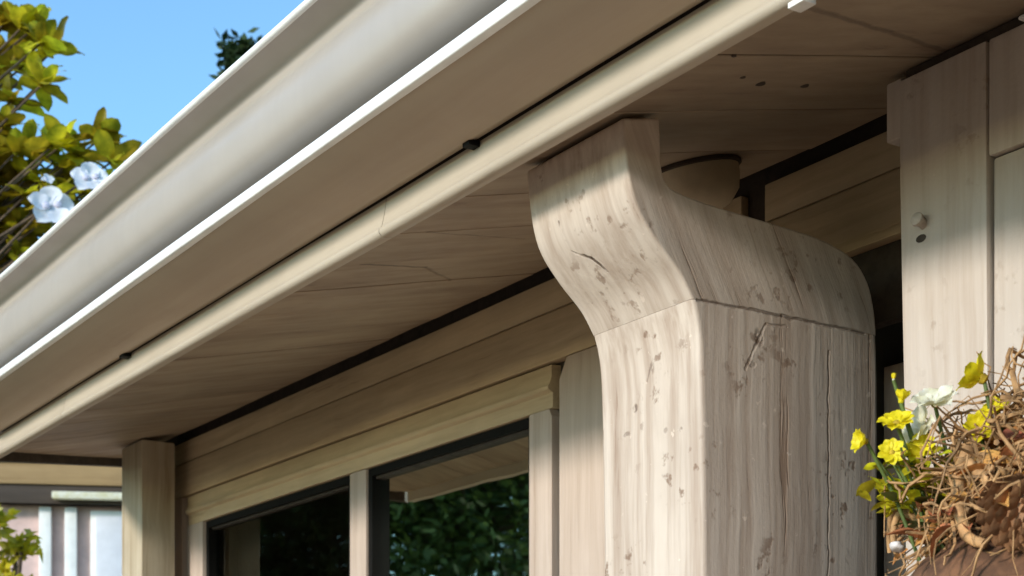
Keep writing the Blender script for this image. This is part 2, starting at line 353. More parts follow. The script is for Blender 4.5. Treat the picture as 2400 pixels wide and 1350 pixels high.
# soffit planks, each running from the trim to the wall
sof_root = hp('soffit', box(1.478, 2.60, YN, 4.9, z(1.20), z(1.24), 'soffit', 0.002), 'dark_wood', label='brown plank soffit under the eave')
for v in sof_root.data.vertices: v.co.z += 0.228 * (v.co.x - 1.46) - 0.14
y = YN; i = 0
while y < 6.05:
    wd = rnd.choice((0.225, 0.24, 0.26)); y1 = min(y + wd, 6.06); g = rnd.choice((0.002, 0.003, 0.006))
    xs = lambda q: max(1.4355, 1.4355 + (q - YF) / 1.03)
    bm = bmesh.new(); ya, yb = y, y1 - g; th = 0.018; dz = rnd.uniform(-0.0012, 0.0012); xe = 2.124
    nx = 10; top = []; bot = []
    for k in range(nx + 1):
        f = k / nx; rt = []; rb = []
        for q in (ya, (ya + yb) / 2, yb):
            x = xs(q) + (xe - xs(q)) * f; cu = 0.0022 * mnoise.noise((x * 3, q * 5, 2)) + dz
            rb.append(bm.verts.new((x, q, sof(x) + cu))); rt.append(bm.verts.new((x, q, sof(x) + cu + th)))
        bot.append(rb); top.append(rt)
    for k in range(nx):
        for j in (0, 1):
            bm.faces.new((bot[k][j], bot[k][j + 1], bot[k + 1][j + 1], bot[k + 1][j])); bm.faces.new((top[k][j], top[k + 1][j], top[k + 1][j + 1], top[k][j + 1]))
        for j in (0, 2): bm.faces.new((bot[k][j], bot[k + 1][j], top[k + 1][j], top[k][j]))
    for k in (0, nx):
        for j in (0, 1): bm.faces.new((bot[k][j], bot[k][j + 1], top[k][j + 1], top[k][j]))
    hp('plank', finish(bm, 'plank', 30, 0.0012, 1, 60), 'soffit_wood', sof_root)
    y = y1; i += 1
o = hp('slot_blocker', box(1.90, 2.60, 4.905, 6.0, z(1.20), z(1.24), 'slot_blocker', 0.002), 'dark_wood', sof_root)  # dark slab added to stop light leaking through the wall slot
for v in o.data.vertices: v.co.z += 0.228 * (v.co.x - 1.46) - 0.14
for (yy, L) in ((2.357, .034), (4.075, .05)):  # small black blocks standing in for shaded notches in the joint
    hp('shade_notch', box(1.3985, 1.4205, yy * EK, yy * EK + L * .6, z(1.0225), z(1.0325), 'shade_notch', .001), 'black_sash', cornice)
# nail holes / knots left in the soffit, small sunk plugs
for (x, yy, r) in ((1.689, 1.901, .009), (1.7915, 1.911, .0075), (1.63, 1.8735, .005), (1.539, 1.7875, .004)):
    pl = lathe([(0.0005, -0.0006), (r * .6, -0.0008), (r, 0.0), (r * .9, .003)], 'plug', 12)
    o = hp('plug', pl, 'dark_wood', sof_root); o.location = (x, yy, sof(x) - 0.0012)
# dark board along the skew cut of the eave
bm = bmesh.new(); q = []
for (x, off) in ((1.44, 0), (2.30, 0)):
    yy = YF + (x - 1.46) * 1.03 + 0.005
    for dy, dz in ((0, -.030), (0.05, -.030), (0.05, .34), (0, .34)): q.append(bm.verts.new((x - dy * .72, yy + dy * .7, sof(x) + dz)))
for k in range(4): bm.faces.new((q[k], q[(k + 1) % 4], q[4 + (k + 1) % 4], q[4 + k]))
bm.faces.new(q[:4]); bm.faces.new(q[4:][::-1])
hp('verge_board', finish(bm, 'verge_board', 30, .003), 'dark_wood')
# roof slab over it all
rp = [(1.36, z(1.41)), (1.36, z(1.435)), (5.3, z(2.34)), (8.9, z(1.5)), (8.9, z(1.47)), (5.3, z(2.30))]
roof = hp('roof', prism_y(rp, YN, 5.26, 'roof', 0.004, 1, 0, skew=lambda x: min(1.4, cut(max(x, 1.46)))), 'roof_sheet', label='dark sheet roof above the eave')
# frieze boards under the soffit, left and right of the dark slot above the carved post
frieze = hp('frieze', box(2.172, 2.20, YN, 6.0, z(.80), z(1.26), 'frieze'), 'dark_wood', label='brown horizontal boards between soffit and window')  # near-black backing paints in the shade seen through the slots
f1 = [(2.150, z(1.060)), (2.1505, z(1.134)), (2.171, z(1.134)), (2.171, z(1.060))]
f2 = [(2.142, z(.938)), (2.1415, z(1.050)), (2.146, z(1.0565)), (2.171, z(1.0565)), (2.171, z(.938))]
for a, b in ((2.475, 5.995), (YN, 2.405)):
    hp('frieze_board', prism_y(f1, a, b, 'frieze_board', 0.003, 24, 0.002, seed=21), 'frieze_wood', frieze)
    hp('frieze_board', prism_y(f2, a, b, 'frieze_board', 0.003, 24, 0.002, seed=25), 'frieze_wood', frieze)
# wall body round the openings
hp('wall', box(2.20, 2.34, 2.36, 3.10, 0, z(1.22), 'wall'), 'house_wall')
hp('wall', box(2.20, 2.34, 5.42, 6.0, 0, z(1.22), 'wall'), 'house_wall')
hp('wall', box(2.20, 2.34, 3.10, 5.42, 0, 1.0, 'wall'), 'house_wall')
hp('wall', box(2.201, 2.339, YN, 5.42, z(.86), z(1.219), 'wall'), 'house_wall')
hp('wall', box(2.20, 2.34, YN, 0.2, 0, z(.86), 'wall'), 'house_wall')
hp('wall', box(2.34, 8.4, 5.86, 6.0, 0, z(1.4), 'wall'), 'house_wall')
hp('wall', box(2.34, 8.4, YN, YN + .14, 0, z(1.4), 'wall'), 'house_wall')
hp('wall', box(8.26, 8.4, YN + .14, 5.86, 0, z(1.4), 'wall'), 'house_wall')
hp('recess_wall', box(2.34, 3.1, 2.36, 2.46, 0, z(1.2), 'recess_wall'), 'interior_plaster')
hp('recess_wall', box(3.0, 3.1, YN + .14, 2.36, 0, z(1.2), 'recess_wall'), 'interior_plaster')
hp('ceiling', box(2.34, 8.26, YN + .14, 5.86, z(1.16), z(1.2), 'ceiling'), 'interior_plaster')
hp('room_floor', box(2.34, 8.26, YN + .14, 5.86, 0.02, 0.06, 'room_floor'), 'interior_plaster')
hp('door_jamb', box(2.42, 2.50, 2.27, 2.35, 0.06, z(.80), 'door_jamb'), 'jamb_wood')

# unseen dark wall and roof behind the camera, added to shade the post side
hp('shade_wall', box(-1.5, 2.2, YN - .5, YN - .35, 0, 3.1, 'shade_wall'), 'beam_brown')
hp('shade_wall_roof', box(-1.8, 2.4, YN - 3.5, YN - .25, 3.1, 3.2, 'shade_wall_roof'), 'roof_sheet')
# window: moulded head, jambs, mullion, two panes
win = hp('window', prism_y([(2.150, z(.832)), (2.150, z(.868)), (2.143, z(.870)), (2.1375, z(.874)), (2.1365, z(.882)), (2.141, z(.888)), (2.146, z(.905)), (2.146, z(.932)), (2.171, z(.934)), (2.20, z(.934)), (2.20, z(.832))],
         3.142, 5.42, 'window', 0.0012, 24, 0.0015, 30, seed=31), 'frieze_wood', label='wide window with moulded beige head under the frieze')
def chamf(y0, y1, x0, x1, z0, z1, c0, c1, name):
    """upright board whose top corners may be cut away"""
    bm = bmesh.new(); pr = [(y0, z0), (y1, z0), (y1, z1 - c1 * 1.6), (y1 - c1, z1), (y0 + c0, z1), (y0, z1 - c0 * 1.6)]
    pr = [p for k, p in enumerate(pr) if k == 0 or (abs(p[0] - pr[k - 1][0]) + abs(p[1] - pr[k - 1][1])) > 1e-6]
    A = [bm.verts.new((x0, *p)) for p in pr]; B = [bm.verts.new((x1, *p)) for p in pr]; n = len(pr)
    for k in range(n): bm.faces.new((A[k], A[(k + 1) % n], B[(k + 1) % n], B[k]))
    bm.faces.new(A[::-1]); bm.faces.new(B); return finish(bm, name, 30, .003)
hp('jamb', chamf(3.142, 3.239, 2.146, 2.20, z(-.6), z(.8305), .012, .0, 'jamb'), 'jamb_wood', win)
hp('jamb', chamf(5.28, 5.42, 2.146, 2.20, z(-.6), z(.8305), .0, .0, 'jamb'), 'jamb_wood', win)
hp('mullion', chamf(4.085, 4.185, 2.152, 2.20, z(-.6), z(.8305), 0, 0, 'mullion'), 'jamb_wood', win, label='pale upright mullion between the two panes')
hp('sill', prism_y([(2.08, z(-.66)), (2.08, z(-.63)), (2.15, z(-.603)), (2.20, z(-.603)), (2.20, z(-.66))], 3.10, 5.46, 'sill', .003), 'frieze_wood', win)
for a, b in ((3.2395, 4.0845), (4.1855, 5.2795)):
    bm = bmesh.new(); t = .022
    for (p, q_, r, s_) in ((a, b, .8295 - t, .8295), (a, b, -.6, -.6 + t), (a, a + t, -.6 + t, .8295 - t), (b - t, b, -.6 + t, .8295 - t)):
        vs = [bm.verts.new((x, yy, z(zz))) for x in (2.160, 2.1995) for yy, zz in ((p, r), (q_, r), (q_, s_), (p, s_))]
        for k in range(4): bm.faces.new((vs[k], vs[(k + 1) % 4], vs[4 + (k + 1) % 4], vs[4 + k]))
        bm.faces.new(vs[:4]); bm.faces.new(vs[4:])
    hp('sash', finish(bm, 'sash', 30), 'black_sash', win)
    bm = bmesh.new(); vs = [bm.verts.new((2.188, yy, z(zz))) for yy, zz in ((a + t - .004, -.6 + t - .004), (b - t + .004, -.6 + t - .004), (b - t + .004, .8295 - t + .004), (a + t - .004, .8295 - t + .004))]
    bm.faces.new(vs); hp('pane', finish(bm, 'pane', 0), 'window_glass', win)
# boards beside the window; the open joint next to the right jamb ends in a V
hp('wall_board', chamf(2.475, 3.103, 2.140, 2.20, 0, z(.936), 0, .030, 'wall_board'), 'jamb_wood', label='narrow pinkish beige board between window and carved post')
hp('wall_board', chamf(5.455, 5.995, 2.140, 2.20, 0, z(.936), 0, 0, 'wall_board'), 'jamb_wood')

# carved post: square shaft with an S-shaped bracket head reaching out to the eave
out = smooth_line([(1.6575, .7435), (1.631, .781), (1.586, .822), (1.550, .863), (1.533, .902), (1.5235, .955), (1.519, 1.004)], 6)
inn = smooth_line([(1.592, 1.020), (1.594, .978), (1.596, .942), (1.613, .914), (1.673, .9035), (1.772, .898), (1.866, .894), (1.948, .887), (2.014, .868), (2.050, .832), (2.066, .785), (2.071, .7435)], 4)
def carve(prof, cutz, name):
    me = prism_y(prof, 2.027, 2.300, name, 0, 1, 0, 40)
    bm = bmesh.new(); bm.from_mesh(me)
    es = [e for e in bm.edges if len(e.link_faces) == 2 and e.calc_face_angle(0) > R(60) and not all(abs(v.co.z - cutz) < .0005 for v in e.verts)]
    bmesh.ops.bevel(bm, geom=es, offset=.009, segments=3, profile=0.6, affect='EDGES', clamp_overlap=True)
    return finish(bm, name, 40)
head = carve([(x, z(q)) for x, q in out + inn], z(.7435), 'bracket_head')
shf = smooth_line([(2.071, .7430), (2.0745, .66), (2.076, .40)], 4) + [(2.078, -1.596)] + [(1.682, -1.596), (1.681, .2)] + smooth_line([(1.680, .40), (1.677, .55), (1.6735, .66), (1.667, .71), (1.6575, .7430)], 4)
post = hp('carved_post', carve([(x, z(q)) for x, q in shf], z(.743), 'carved_post'), 'post_wood', label='thick pale carved post with knots, holding up the eave')
hp('bracket_head', head, 'bracket_wood', post, label='S-curved bracket head on top of the carved post')
# far post
fp = hp('far_post', box(1.967, 2.088, 5.385, 5.59, 0, sof(1.967) - .004, 'far_post', .006, 8, .002), 'far_post_wood', label='slim tan post at the far end of the eave')
# near pale post: two boards, the right one set back below a block, a short block on its far edge
npost = hp('pale_post', box(1.962, 2.12, 1.20, 1.80, 0, z(1.075), 'pale_post', .003), 'pale_post_wood', label='pale wide post of two boards near the planter')
def lean(y0, y1, x0, x1, z0, z1, name, seed, lo=0.0):
    bm = bmesh.new(); n = 14; rows = []
    for k in range(n + 1):
        f = k / n; zz = z0 + (z1 - z0) * f; d = lo * (1 - f) + 0.002 * mnoise.noise((seed, zz * 3, 0)); e = .0015 * mnoise.noise((seed, zz * 4, 5))
        rows.append([bm.verts.new(p) for p in ((x0 + e, y0 + d * .3, zz), (x0 + e, y1 + d, zz), (x1, y1 + d, zz), (x1, y0 + d * .3, zz))])
    for k in range(n):
        for j in range(4): bm.faces.new((rows[k][j], rows[k][(j + 1) % 4], rows[k + 1][(j + 1) % 4], rows[k + 1][j]))
    bm.faces.new(rows[0]); bm.faces.new(rows[-1][::-1]); return finish(bm, name, 30, .004, 2, 60)
hp('post_board', lean(1.668, 1.845, 1.934, 1.9615, 0.004, z(1.091), 'post_board', 1, -0.05), 'pale_post_wood', npost)
hp('post_board', lean(1.205, 1.662, 1.944, 1.9615, 0.004, z(.912), 'post_board', 2), 'pale_post_wood', npost)
hp('post_board', lean(1.205, 1.664, 1.936, 1.9615, z(.915), z(1.091), 'post_board', 3), 'pale_post_wood', npost)
hp('gap_shade_plate', box(1.945, 2.11, 1.21, 1.84, z(1.0925), z(1.1085), 'gap_shade_plate', .001), 'dark_wood', npost)  # dark plate standing in for the shaded gap above the post
hp('corner_block', box(1.942, 2.02, 1.8475, 1.880, z(1.004), z(1.1), 'corner_block', .004), 'pale_post_wood', npost)
hp('top_strip', box(1.925, 1.94, 1.20, 1.60, z(1.093), z(1.0985), 'top_strip', .002), 'white_paint', npost)
# small turned peg sticking out of the post, a dark hole under it
o = hp('peg', lathe([(.0085, -.004), (.0075, .004), (.0085, .010), (.011, .014), (.0105, .020), (.006, .0235), (.001, .0245)], 'peg', 18), 'pale_post_wood', npost)
o.rotation_euler = (0, R(-78), R(8)); o.location = (1.934, 1.793, z(.848))
o = hp('plug', lathe([(.0005, 0), (.006, .0012), (.009, 0.0004)], 'plug', 12), 'dark_wood', npost); o.rotation_euler = (0, R(-90), R(-0)); o.scale = (.7, 1.2, 1); o.location = (1.9335, 1.797, z(.826))

# round unlit lamp on the soffit behind the carved post
lamp = empty('soffit_lamp', (1.93, 2.36, sof(1.93)), 'small round beige dome lamp on the soffit behind the carved post', 'lamp')
lb = link('dome', lathe([(.004, -.088), (.035, -.084), (.062, -.072), (.08, -.050), (.086, -.022), (.086, -.004)], 'dome', 28), 'lamp_glass', lamp)
lr = link('rim', lathe([(.087, -.008), (.092, -.006), (.092, -.001), (.087, .004)], 'rim', 28), 'dark_wood', lamp)
for o in (lb, lr): o.rotation_euler = (0, R(-12.8), 0)

# ------------------------------------------------------------------ planter in front of the pale post
PC = Vector((1.735, 1.385, z(.222)))
pot = empty('planter', PC - Vector((0, 0, .30)), 'round terracotta planter bowl fixed to the pale post', 'planter')
link('bowl', lathe([(.06, -.0), (.10, .01), (.15, .08), (.178, .17), (.186, .245), (.200, .252), (.203, .285), (.198, .30), (.186, .30), (.176, .25), (.13, .245)], 'bowl', 60, wob=.006), 'terracotta', pot)
link('soil', lathe([(.01, .385), (.06, .375), (.11, .345), (.15, .31), (.174, .282), (.176, .26), (.12, .2)], 'soil', 30, wob=.01), 'soil', pot).location = (-.010, .012, .03)
bm = bmesh.new(); tube(bm, [(.04, 0, .05), (.10, 0, .0), (.198, 0, -.02)], [.008] * 3, 8); tube(bm, [(0.0, 0, .03), (0, .0, .002), (.198, 0, .0)], [.007] * 3, 8)
link('iron_arm', finish(bm, 'iron_arm', 60), 'iron', pot)
# heap of dry roots: tangled strands
bm = bmesh.new(); rr = random.Random(5)
for k in range(1100):
    a = rr.uniform(0, 6.28); r = .165 * math.sqrt(rr.random()); p = Vector((r * math.cos(a), r * math.sin(a), rr.uniform(.0, .04) + .115 * (1 - (r / .19) ** 2)))
    hgt = max(0.0, 1 - (r / .23) ** 2) * .11; p.z += rr.random() * hgt * (1 + .35 * math.cos(a - 2.5))
    d = Vector((rr.gauss(0, 1), rr.gauss(0, 1), rr.uniform(-.3, .7))).normalized(); pts = [p.copy()]; n = rr.randint(5, 9); L = rr.uniform(.010, .024)
    for i in range(n):
        d = (d + Vector((rr.gauss(0, .45), rr.gauss(0, .45), rr.gauss(-.06, .4)))).normalized(); p = p + d * L
        if p.xy.length > .215: p.xy = p.xy * (.215 / p.xy.length)
        if p.z < .004 and p.xy.length < .19: p.z = .004
        pts.append(p.copy())
    r0 = rr.choice((.0012, .0016, .0022, .003, .0042)); tube(bm, pts, [r0 * (1 - .6 * i / n) for i in range(n + 1)], 5)
ro = link('root_tangle', finish(bm, 'root_tangle', 70), 'root', None, 'tangle of dry tan roots heaped in the terracotta planter', 'roots', 'stuff'); ro.location = PC
# the two thick pale roots that hang over the near side
def fat_root(pts, rad, label):
    bm = bmesh.new(); sp = smooth_line(pts, 5); n = len(sp)
    tube(bm, sp, [rad * (1 - .45 * i / n) * (1 + .2 * mnoise.noise((i * .7, rad * 90, 1))) for i in range(n)], 9)
    o = link('thick_root', finish(bm, 'thick_root', 70), 'root', None, label, 'root', group=None); o.location = PC + Vector((-.008, .004, .04))
fat_root([(-.115, .03, .135), (-.135, .025, .10), (-.15, .015, .07), (-.165, -.01, .02), (-.165, -.04, .004)], .011, 'thick pale root running down the middle of the planter heap')
fat_root([(-.125, .02, .115), (-.13, -.02, .085), (-.135, -.06, .06), (-.14, -.10, .03)], .009, 'thick tan root slanting right from the pale root')
fat_root([(-.10, .13, .055), (-.12, .15, .075), (-.115, .165, .05), (-.11, .17, .02)], .006, 'curled root arching over the left side of the planter')
fat_root([(-.12, .10, .05), (-.14, .12, .065), (-.145, .13, .04), (-.14, .13, .012)], .006, 'second curled root beside the arching one on the left')
# curled dry leaves
dl = leaf_mesh('dry_leaf', .075, .04, .9, .5, 6); rr = random.Random(12)
for k in range(260):
    a = rr.uniform(1.2, 4.9); r = rr.uniform(.03, .198); h = max(0, 1 - (r / .20) ** 2) * .14
    o = link('dry_leaf', dl, 'dry_leaf', ro); o.location = (r * math.cos(a), r * math.sin(a), .045 + h * 1.1 + rr.uniform(-.015, .02))
    o.rotation_euler = (rr.uniform(-1, 1), rr.uniform(-.9, .7), rr.uniform(0, 6.28)); s = rr.uniform(.25, .6); o.scale = (s, s, s)
# pine cone lying on the heap
cone = empty('pine_cone', PC + Vector((-.160, -.075, .078)), 'brown pine cone lying on the right of the planter heap', 'pine cone')
ax = Vector((-.25, -.75, -.42)).normalized(); cone.rotation_euler = ax.to_track_quat('Z', 'Y').to_euler()
link('core', lathe([(.003, -.052), (.02, -.045), (.028, -.02), (.026, .015), (.012, .05), (.002, .058)], 'core', 14), 'cone_scale', cone)
sm = leaf_mesh('cone_scale', .022, .024, -.3, .35, 4)
for k in range(84):
    f = k / 84; zz = -.046 + .10 * f; r = .029 * math.sqrt(max(.03, 1 - ((zz + .008) / .064) ** 2)); a = k * 2.39996
    o = link('cone_scale', sm, 'cone_scale', cone); o.location = (r * .8 * math.cos(a), r * .8 * math.sin(a), zz); o.rotation_euler = (0, R(-38), a)
    s = .6 + .5 * math.sin(math.pi * min(1, f + .12)); o.scale = (s, s, s)
# white stone and orange crocks on the rim
def pebble(name, loc, dims, mat, label, cat, seed):
    bm = bmesh.new(); bmesh.ops.create_icosphere(bm, subdivisions=3, radius=1)
    for v in bm.verts:
        n = 1 + .35 * mnoise.noise(v.co * 1.3 + Vector((seed, 0, 0))); v.co = Vector((v.co.x * dims[0], v.co.y * dims[1], v.co.z * dims[2])) * n
    o = link(name, finish(bm, name, 70), mat, None, label, cat); o.location = loc; o.rotation_euler = (.2 * seed, .1, .9 * seed)
pebble('stone', PC + Vector((-.150, .130, .060)), (.020, .010, .007), 'pebble', 'smooth white stone at the left edge of the planter', 'stone', 1)
# flowers
pet_y = round_leaf(.032, .022, .15, .3, .0015, 'petal'); pet_w = round_leaf(.042, .036, .25, .3, .003, 'petal')
def flower(loc, face, base, label, size=1.0, petals=9, mat='yellow_petal', mesh=None, open_=.25, heart=True, group='yellow flowers in the planter'):
    f = empty('flower', base, label, 'flower', group); loc = Vector(loc) - Vector(base)
    bm = bmesh.new(); tube(bm, smooth_line([(0, 0, 0), tuple(loc * .5 + Vector((.006, .004, .008))), tuple(loc)], 5), [.0028] * 11, 6)
    link('stem', finish(bm, 'stem', 70), 'stem_green', f)
    hd = link('flower_head', lathe([(.001, -.004), (.006, -.002), (.0075, .003), (.004, .007), (.0008, .008)], 'flower_head', 12), 'flower_heart' if heart else mat, f)
    hd.location = loc; hd.rotation_euler = Vector(face).normalized().to_track_quat('Z', 'Y').to_euler(); hd.scale = (size,) * 3
    for k in range(petals):
        o = link('petal', mesh or pet_y, mat, hd); a = 6.283 * k / petals + .1 * rnd.uniform(-1, 1)
        o.location = (.004 * math.cos(a), .004 * math.sin(a), .001); o.rotation_euler = (rnd.uniform(-.15, .15), -open_ - rnd.uniform(0, .35), a)
    lf = leaf_mesh('leaf', .05, .02, .2, .4, 5)
    for k in range(2):
        o = link('leaf', lf, 'stem_green', f); o.location = loc * (.25 + .25 * k); o.rotation_euler = (0, R(-25), rnd.uniform(1.5, 5))
FB = PC + Vector((-.12, .08, .04))
flower((1.560, 1.492, z(.437)), (-.45, -.35, .8), FB, 'open yellow flower at the left of the planter', .72, 11)
flower((1.528, 1.514, z(.415)), (-.9, .35, .1), FB + Vector((-.02, .02, 0)), 'yellow flower hanging out sideways at the far left of the planter', .62, 8, open_=.7)
flower((1.573, 1.497, z(.468)), (.1, -.2, 1), FB + Vector((.01, 0, 0)), 'small half closed yellow flower above the open one', .55, 7, open_=1.0, heart=False)
flower((1.565, 1.502, z(.497)), (0, 0, 1), FB + Vector((.012, .01, 0)), 'tiny pale bud on the tallest left stem', .28, 6, 'cream_petal', open_=1.3, heart=False, group=None)
flower((1.655, 1.430, z(.495)), (-.5, .6, .45), FB + Vector((.06, -.06, .02)), 'big curling yellow flower standing tall before the pale post', 1.05, 7, open_=.6)
flower((1.603, 1.466, z(.462)), (-.5, -.3, .8), FB + Vector((.03, -.01, .02)), 'creamy white blossom between the yellow flowers', .72, 9, 'cream_petal', pet_w, .45, group=None)
flower((1.608, 1.485, z(.435)), (-.8, .2, .3), FB + Vector((.03, .01, .01)), 'lower creamy blossom tucked under the white one', .8, 6, 'cream_petal', pet_w, .5, group=None)
flower((1.650, 1.432, z(.430)), (-.7, -.5, .2), FB + Vector((.05, -.05, .02)), 'drooping yellow flower in the middle of the planter', .7, 8, open_=.6)

flower((1.590, 1.478, z(.405)), (-.8, -.3, .5), FB + Vector((.02, .0, 0)), 'yellow flower low in the clump under the creamy blossoms', .66, 10)
flower((1.548, 1.488, z(.398)), (-.7, -.6, .3), FB + Vector((-.01, .0, 0)), 'small yellow flower just below the open one at the left', .55, 9)
flower((1.668, 1.418, z(.455)), (-.6, -.2, .8), FB + Vector((.07, -.06, .02)), 'yellow flower beneath the tall curling one', .7, 9)
# low yellow green sprig between the flower stems
sg = empty('leaf_sprig', FB, 'low yellow green leaves among the flower stems at the left of the planter', 'leaves')
sgl = round_leaf(.034, .016, .3, .2, .001, 'leaf'); rr = random.Random(31)
for k in range(120):
    a = rr.uniform(-2.0, 2.2); r = rr.uniform(0, .048); o = link('leaf', sgl, 'sprig_leaf', sg)
    o.location = (-.035 + r * math.cos(a), .03 + r * math.sin(a), rr.uniform(.06, .135)); o.rotation_euler = (rr.uniform(-.8, .8), rr.uniform(-1.1, .3), rr.uniform(0, 6.28)); q = rr.uniform(.6, 1.15); o.scale = (q, q, q)
bm = bmesh.new()
for k in range(9): tube(bm, smooth_line([(rr.uniform(-.02, .02), rr.uniform(-.02, .02), 0), (-.02 + rr.uniform(-.02, .02), .02 + rr.uniform(-.02, .02), .07), (-.035 + rr.uniform(-.05, .05), .03 + rr.uniform(-.05, .05), .14)], 3), [.0015] * 7, 5)
link('stem', finish(bm, 'stem', 70), 'stem_green', sg)

# ------------------------------------------------------------------ magnolia beyond the far end of the house
TB = Vector((1.62, 8.35, 0))
mag = empty('magnolia_tree', TB, 'leafy yellow green tree with big leaves beyond the end of the gutter', 'tree')
bm = bmesh.new(); rt = random.Random(3)
tube(bm, smooth_line([(0, 0, 0), (.05, -.03, 1.2), (-.02, .02, 2.4), (.06, 0, 3.4), (.02, .03, 4.5), (.05, 0, 5.5)], 4), [.13 - .11 * i / 20 for i in range(21)], 9)
link('trunk', finish(bm, 'trunk', 70), 'bark', mag)
tips_abs = [(2.316, 8.031, 3.62), (2.40, 8.04, 3.66), (2.37, 7.886, 3.504), (2.334, 8.02, 3.443), (2.45, 7.94, 3.51), (2.387, 7.985, 3.34), (2.36, 7.852, 3.285), (2.27, 8.043, 3.253),
    (2.334, 8.02, 3.05), (2.379, 7.752, 2.957), (2.52, 7.871, 2.98), (2.63, 7.814, 3.06), (2.72, 7.859, 3.05), (2.654, 7.693, 2.92), (2.493, 7.917, 2.917), (2.334, 8.02, 2.874),
    (2.667, 7.923, 2.86), (2.334, 8.02, 2.601), (2.493, 7.917, 2.664), (2.299, 8.043, 2.495), (2.42, 7.9, 2.78), (2.57, 7.85, 2.80), (2.38, 7.85, 2.70), (2.25, 7.9, 2.95), (2.45, 7.8, 3.0), (2.30, 7.9, 2.75), (2.55, 8.0, 2.7), (2.40, 8.1, 3.0), (2.28, 8.1, 2.62), (2.5, 8.1, 2.85), (2.36, 8.15, 2.9), (2.60, 8.1, 2.95), (2.22, 8.0, 3.10)]
tips = [Vector(t) + Vector((0, 0, EYE)) - TB for t in tips_abs]
vis = len(tips)
for k in range(46):
    a = rt.uniform(0, 6.28); r = rt.uniform(.35, .95); tips.append(Vector((r * math.cos(a) * .85 - .1, r * math.sin(a), 3.4 + rt.random() * 2.2)))
for k in range(95): tips.append(Vector((rt.uniform(.40, 1.03), rt.uniform(-.35, .5), EYE + rt.uniform(2.25, 3.03))))
for k in range(16): tips.append(Vector((rt.uniform(.40, .78), rt.uniform(-.3, .3), EYE + rt.uniform(3.1, 3.72))))
bm = bmesh.new()
for t in tips:
    zr = max(1.8, t.z - .55 - .25 * rt.random()); b = Vector((.03, 0, zr)); m = (b + t) * .5 + Vector((0, 0, -.06))
    tube(bm, smooth_line([tuple(b), tuple(m), tuple(t)], 3), [.016, .013, .011, .009, .008, .006, .005], 6)
crown = link('crown', finish(bm, 'crown', 70), 'bark', mag)
lm = [round_leaf(.19, .095, .15, .25), round_leaf(.17, .088, .4, .1), round_leaf(.18, .09, -.12, .35)]
stuff = bmesh.new(); nleaf = 0
for k, t in enumerate(tips):
    od = Vector((t.x, t.y, 0.25)).normalized(); cnt = 9
    for j in range(cnt):
        a = 6.283 * j / cnt + rt.uniform(-.3, .3); el = rt.uniform(-.35, .95)
        d = (Vector((math.cos(a) * math.cos(el), math.sin(a) * math.cos(el), math.sin(el))) + od * .35).normalized()
        M = Matrix.Translation(t - d * .015) @ d.to_track_quat('X', 'Z').to_matrix().to_4x4() @ Matrix.Rotation(rt.uniform(-.7, .7), 4, 'X') @ Matrix.Scale(rt.uniform(.62, 1.05), 4)
        if k < vis:
            o = link('leaf', lm[(j + k) % 3], 'magnolia_leaf', crown); o.matrix_local = M; nleaf += 1
        else:
            tmp = bmesh.new(); tmp.from_mesh(lm[j % 3]); bmesh.ops.transform(tmp, matrix=M, verts=tmp.verts); me = bpy.data.meshes.new('t'); tmp.to_mesh(me); tmp.free(); stuff.from_mesh(me); bpy.data.meshes.remove(me)
link('foliage', finish(stuff, 'foliage', 60), 'magnolia_leaf', mag, kind='stuff')
hp('gutter_clip', box(1.4065, 1.429, 1.502, 1.531, z(.9515), z(.9595), 'gutter_clip', .002), 'white_paint')
wp = round_leaf(.10, .095, .15, .3, .005, 'petal')
for (p, face, label, s, n) in (((2.452, 7.40, z(2.705)), (-.3, -.85, .35), 'square white blossom with lilac centre against the roof edge', .92, 5),
                               ((2.300, 7.50, z(2.575)), (-.2, -.9, .25), 'larger white blossom at lower left with two lilac spots', 1.1, 5),
                               ((2.285, 7.50, z(2.705)), (-.1, -.8, .6), 'small white bud above the larger white blossom', .34, 4)):
    b = empty('blossom', p, label, 'blossom', 'white blossoms in the tree'); b.rotation_euler = Vector(face).normalized().to_track_quat('Z', 'Y').to_euler(); b.scale = (s, s, s)
    for q in range(2 if n > 4 else 1): link('heart', lathe([(.001, -.004), (.017, 0), (.015, .012), (.002, .017)], 'heart', 10), 'lilac_heart', b).location = ((-.022 + .05 * q), .012 * q, .012)
    bm = bmesh.new(); tube(bm, [(0, 0, 0), (.01, .0, -.06), (.02, .02, -.18)], [.006, .006, .005], 6); link('stem', finish(bm, 'stem', 70), 'stem_green', b)
    for k in range(n):
        o = link('petal', wp, 'white_petal', b); a = 6.283 * k / n + .3; o.rotation_euler = (rnd.uniform(-.2, .2), -.18 - rnd.uniform(0, .25), a)

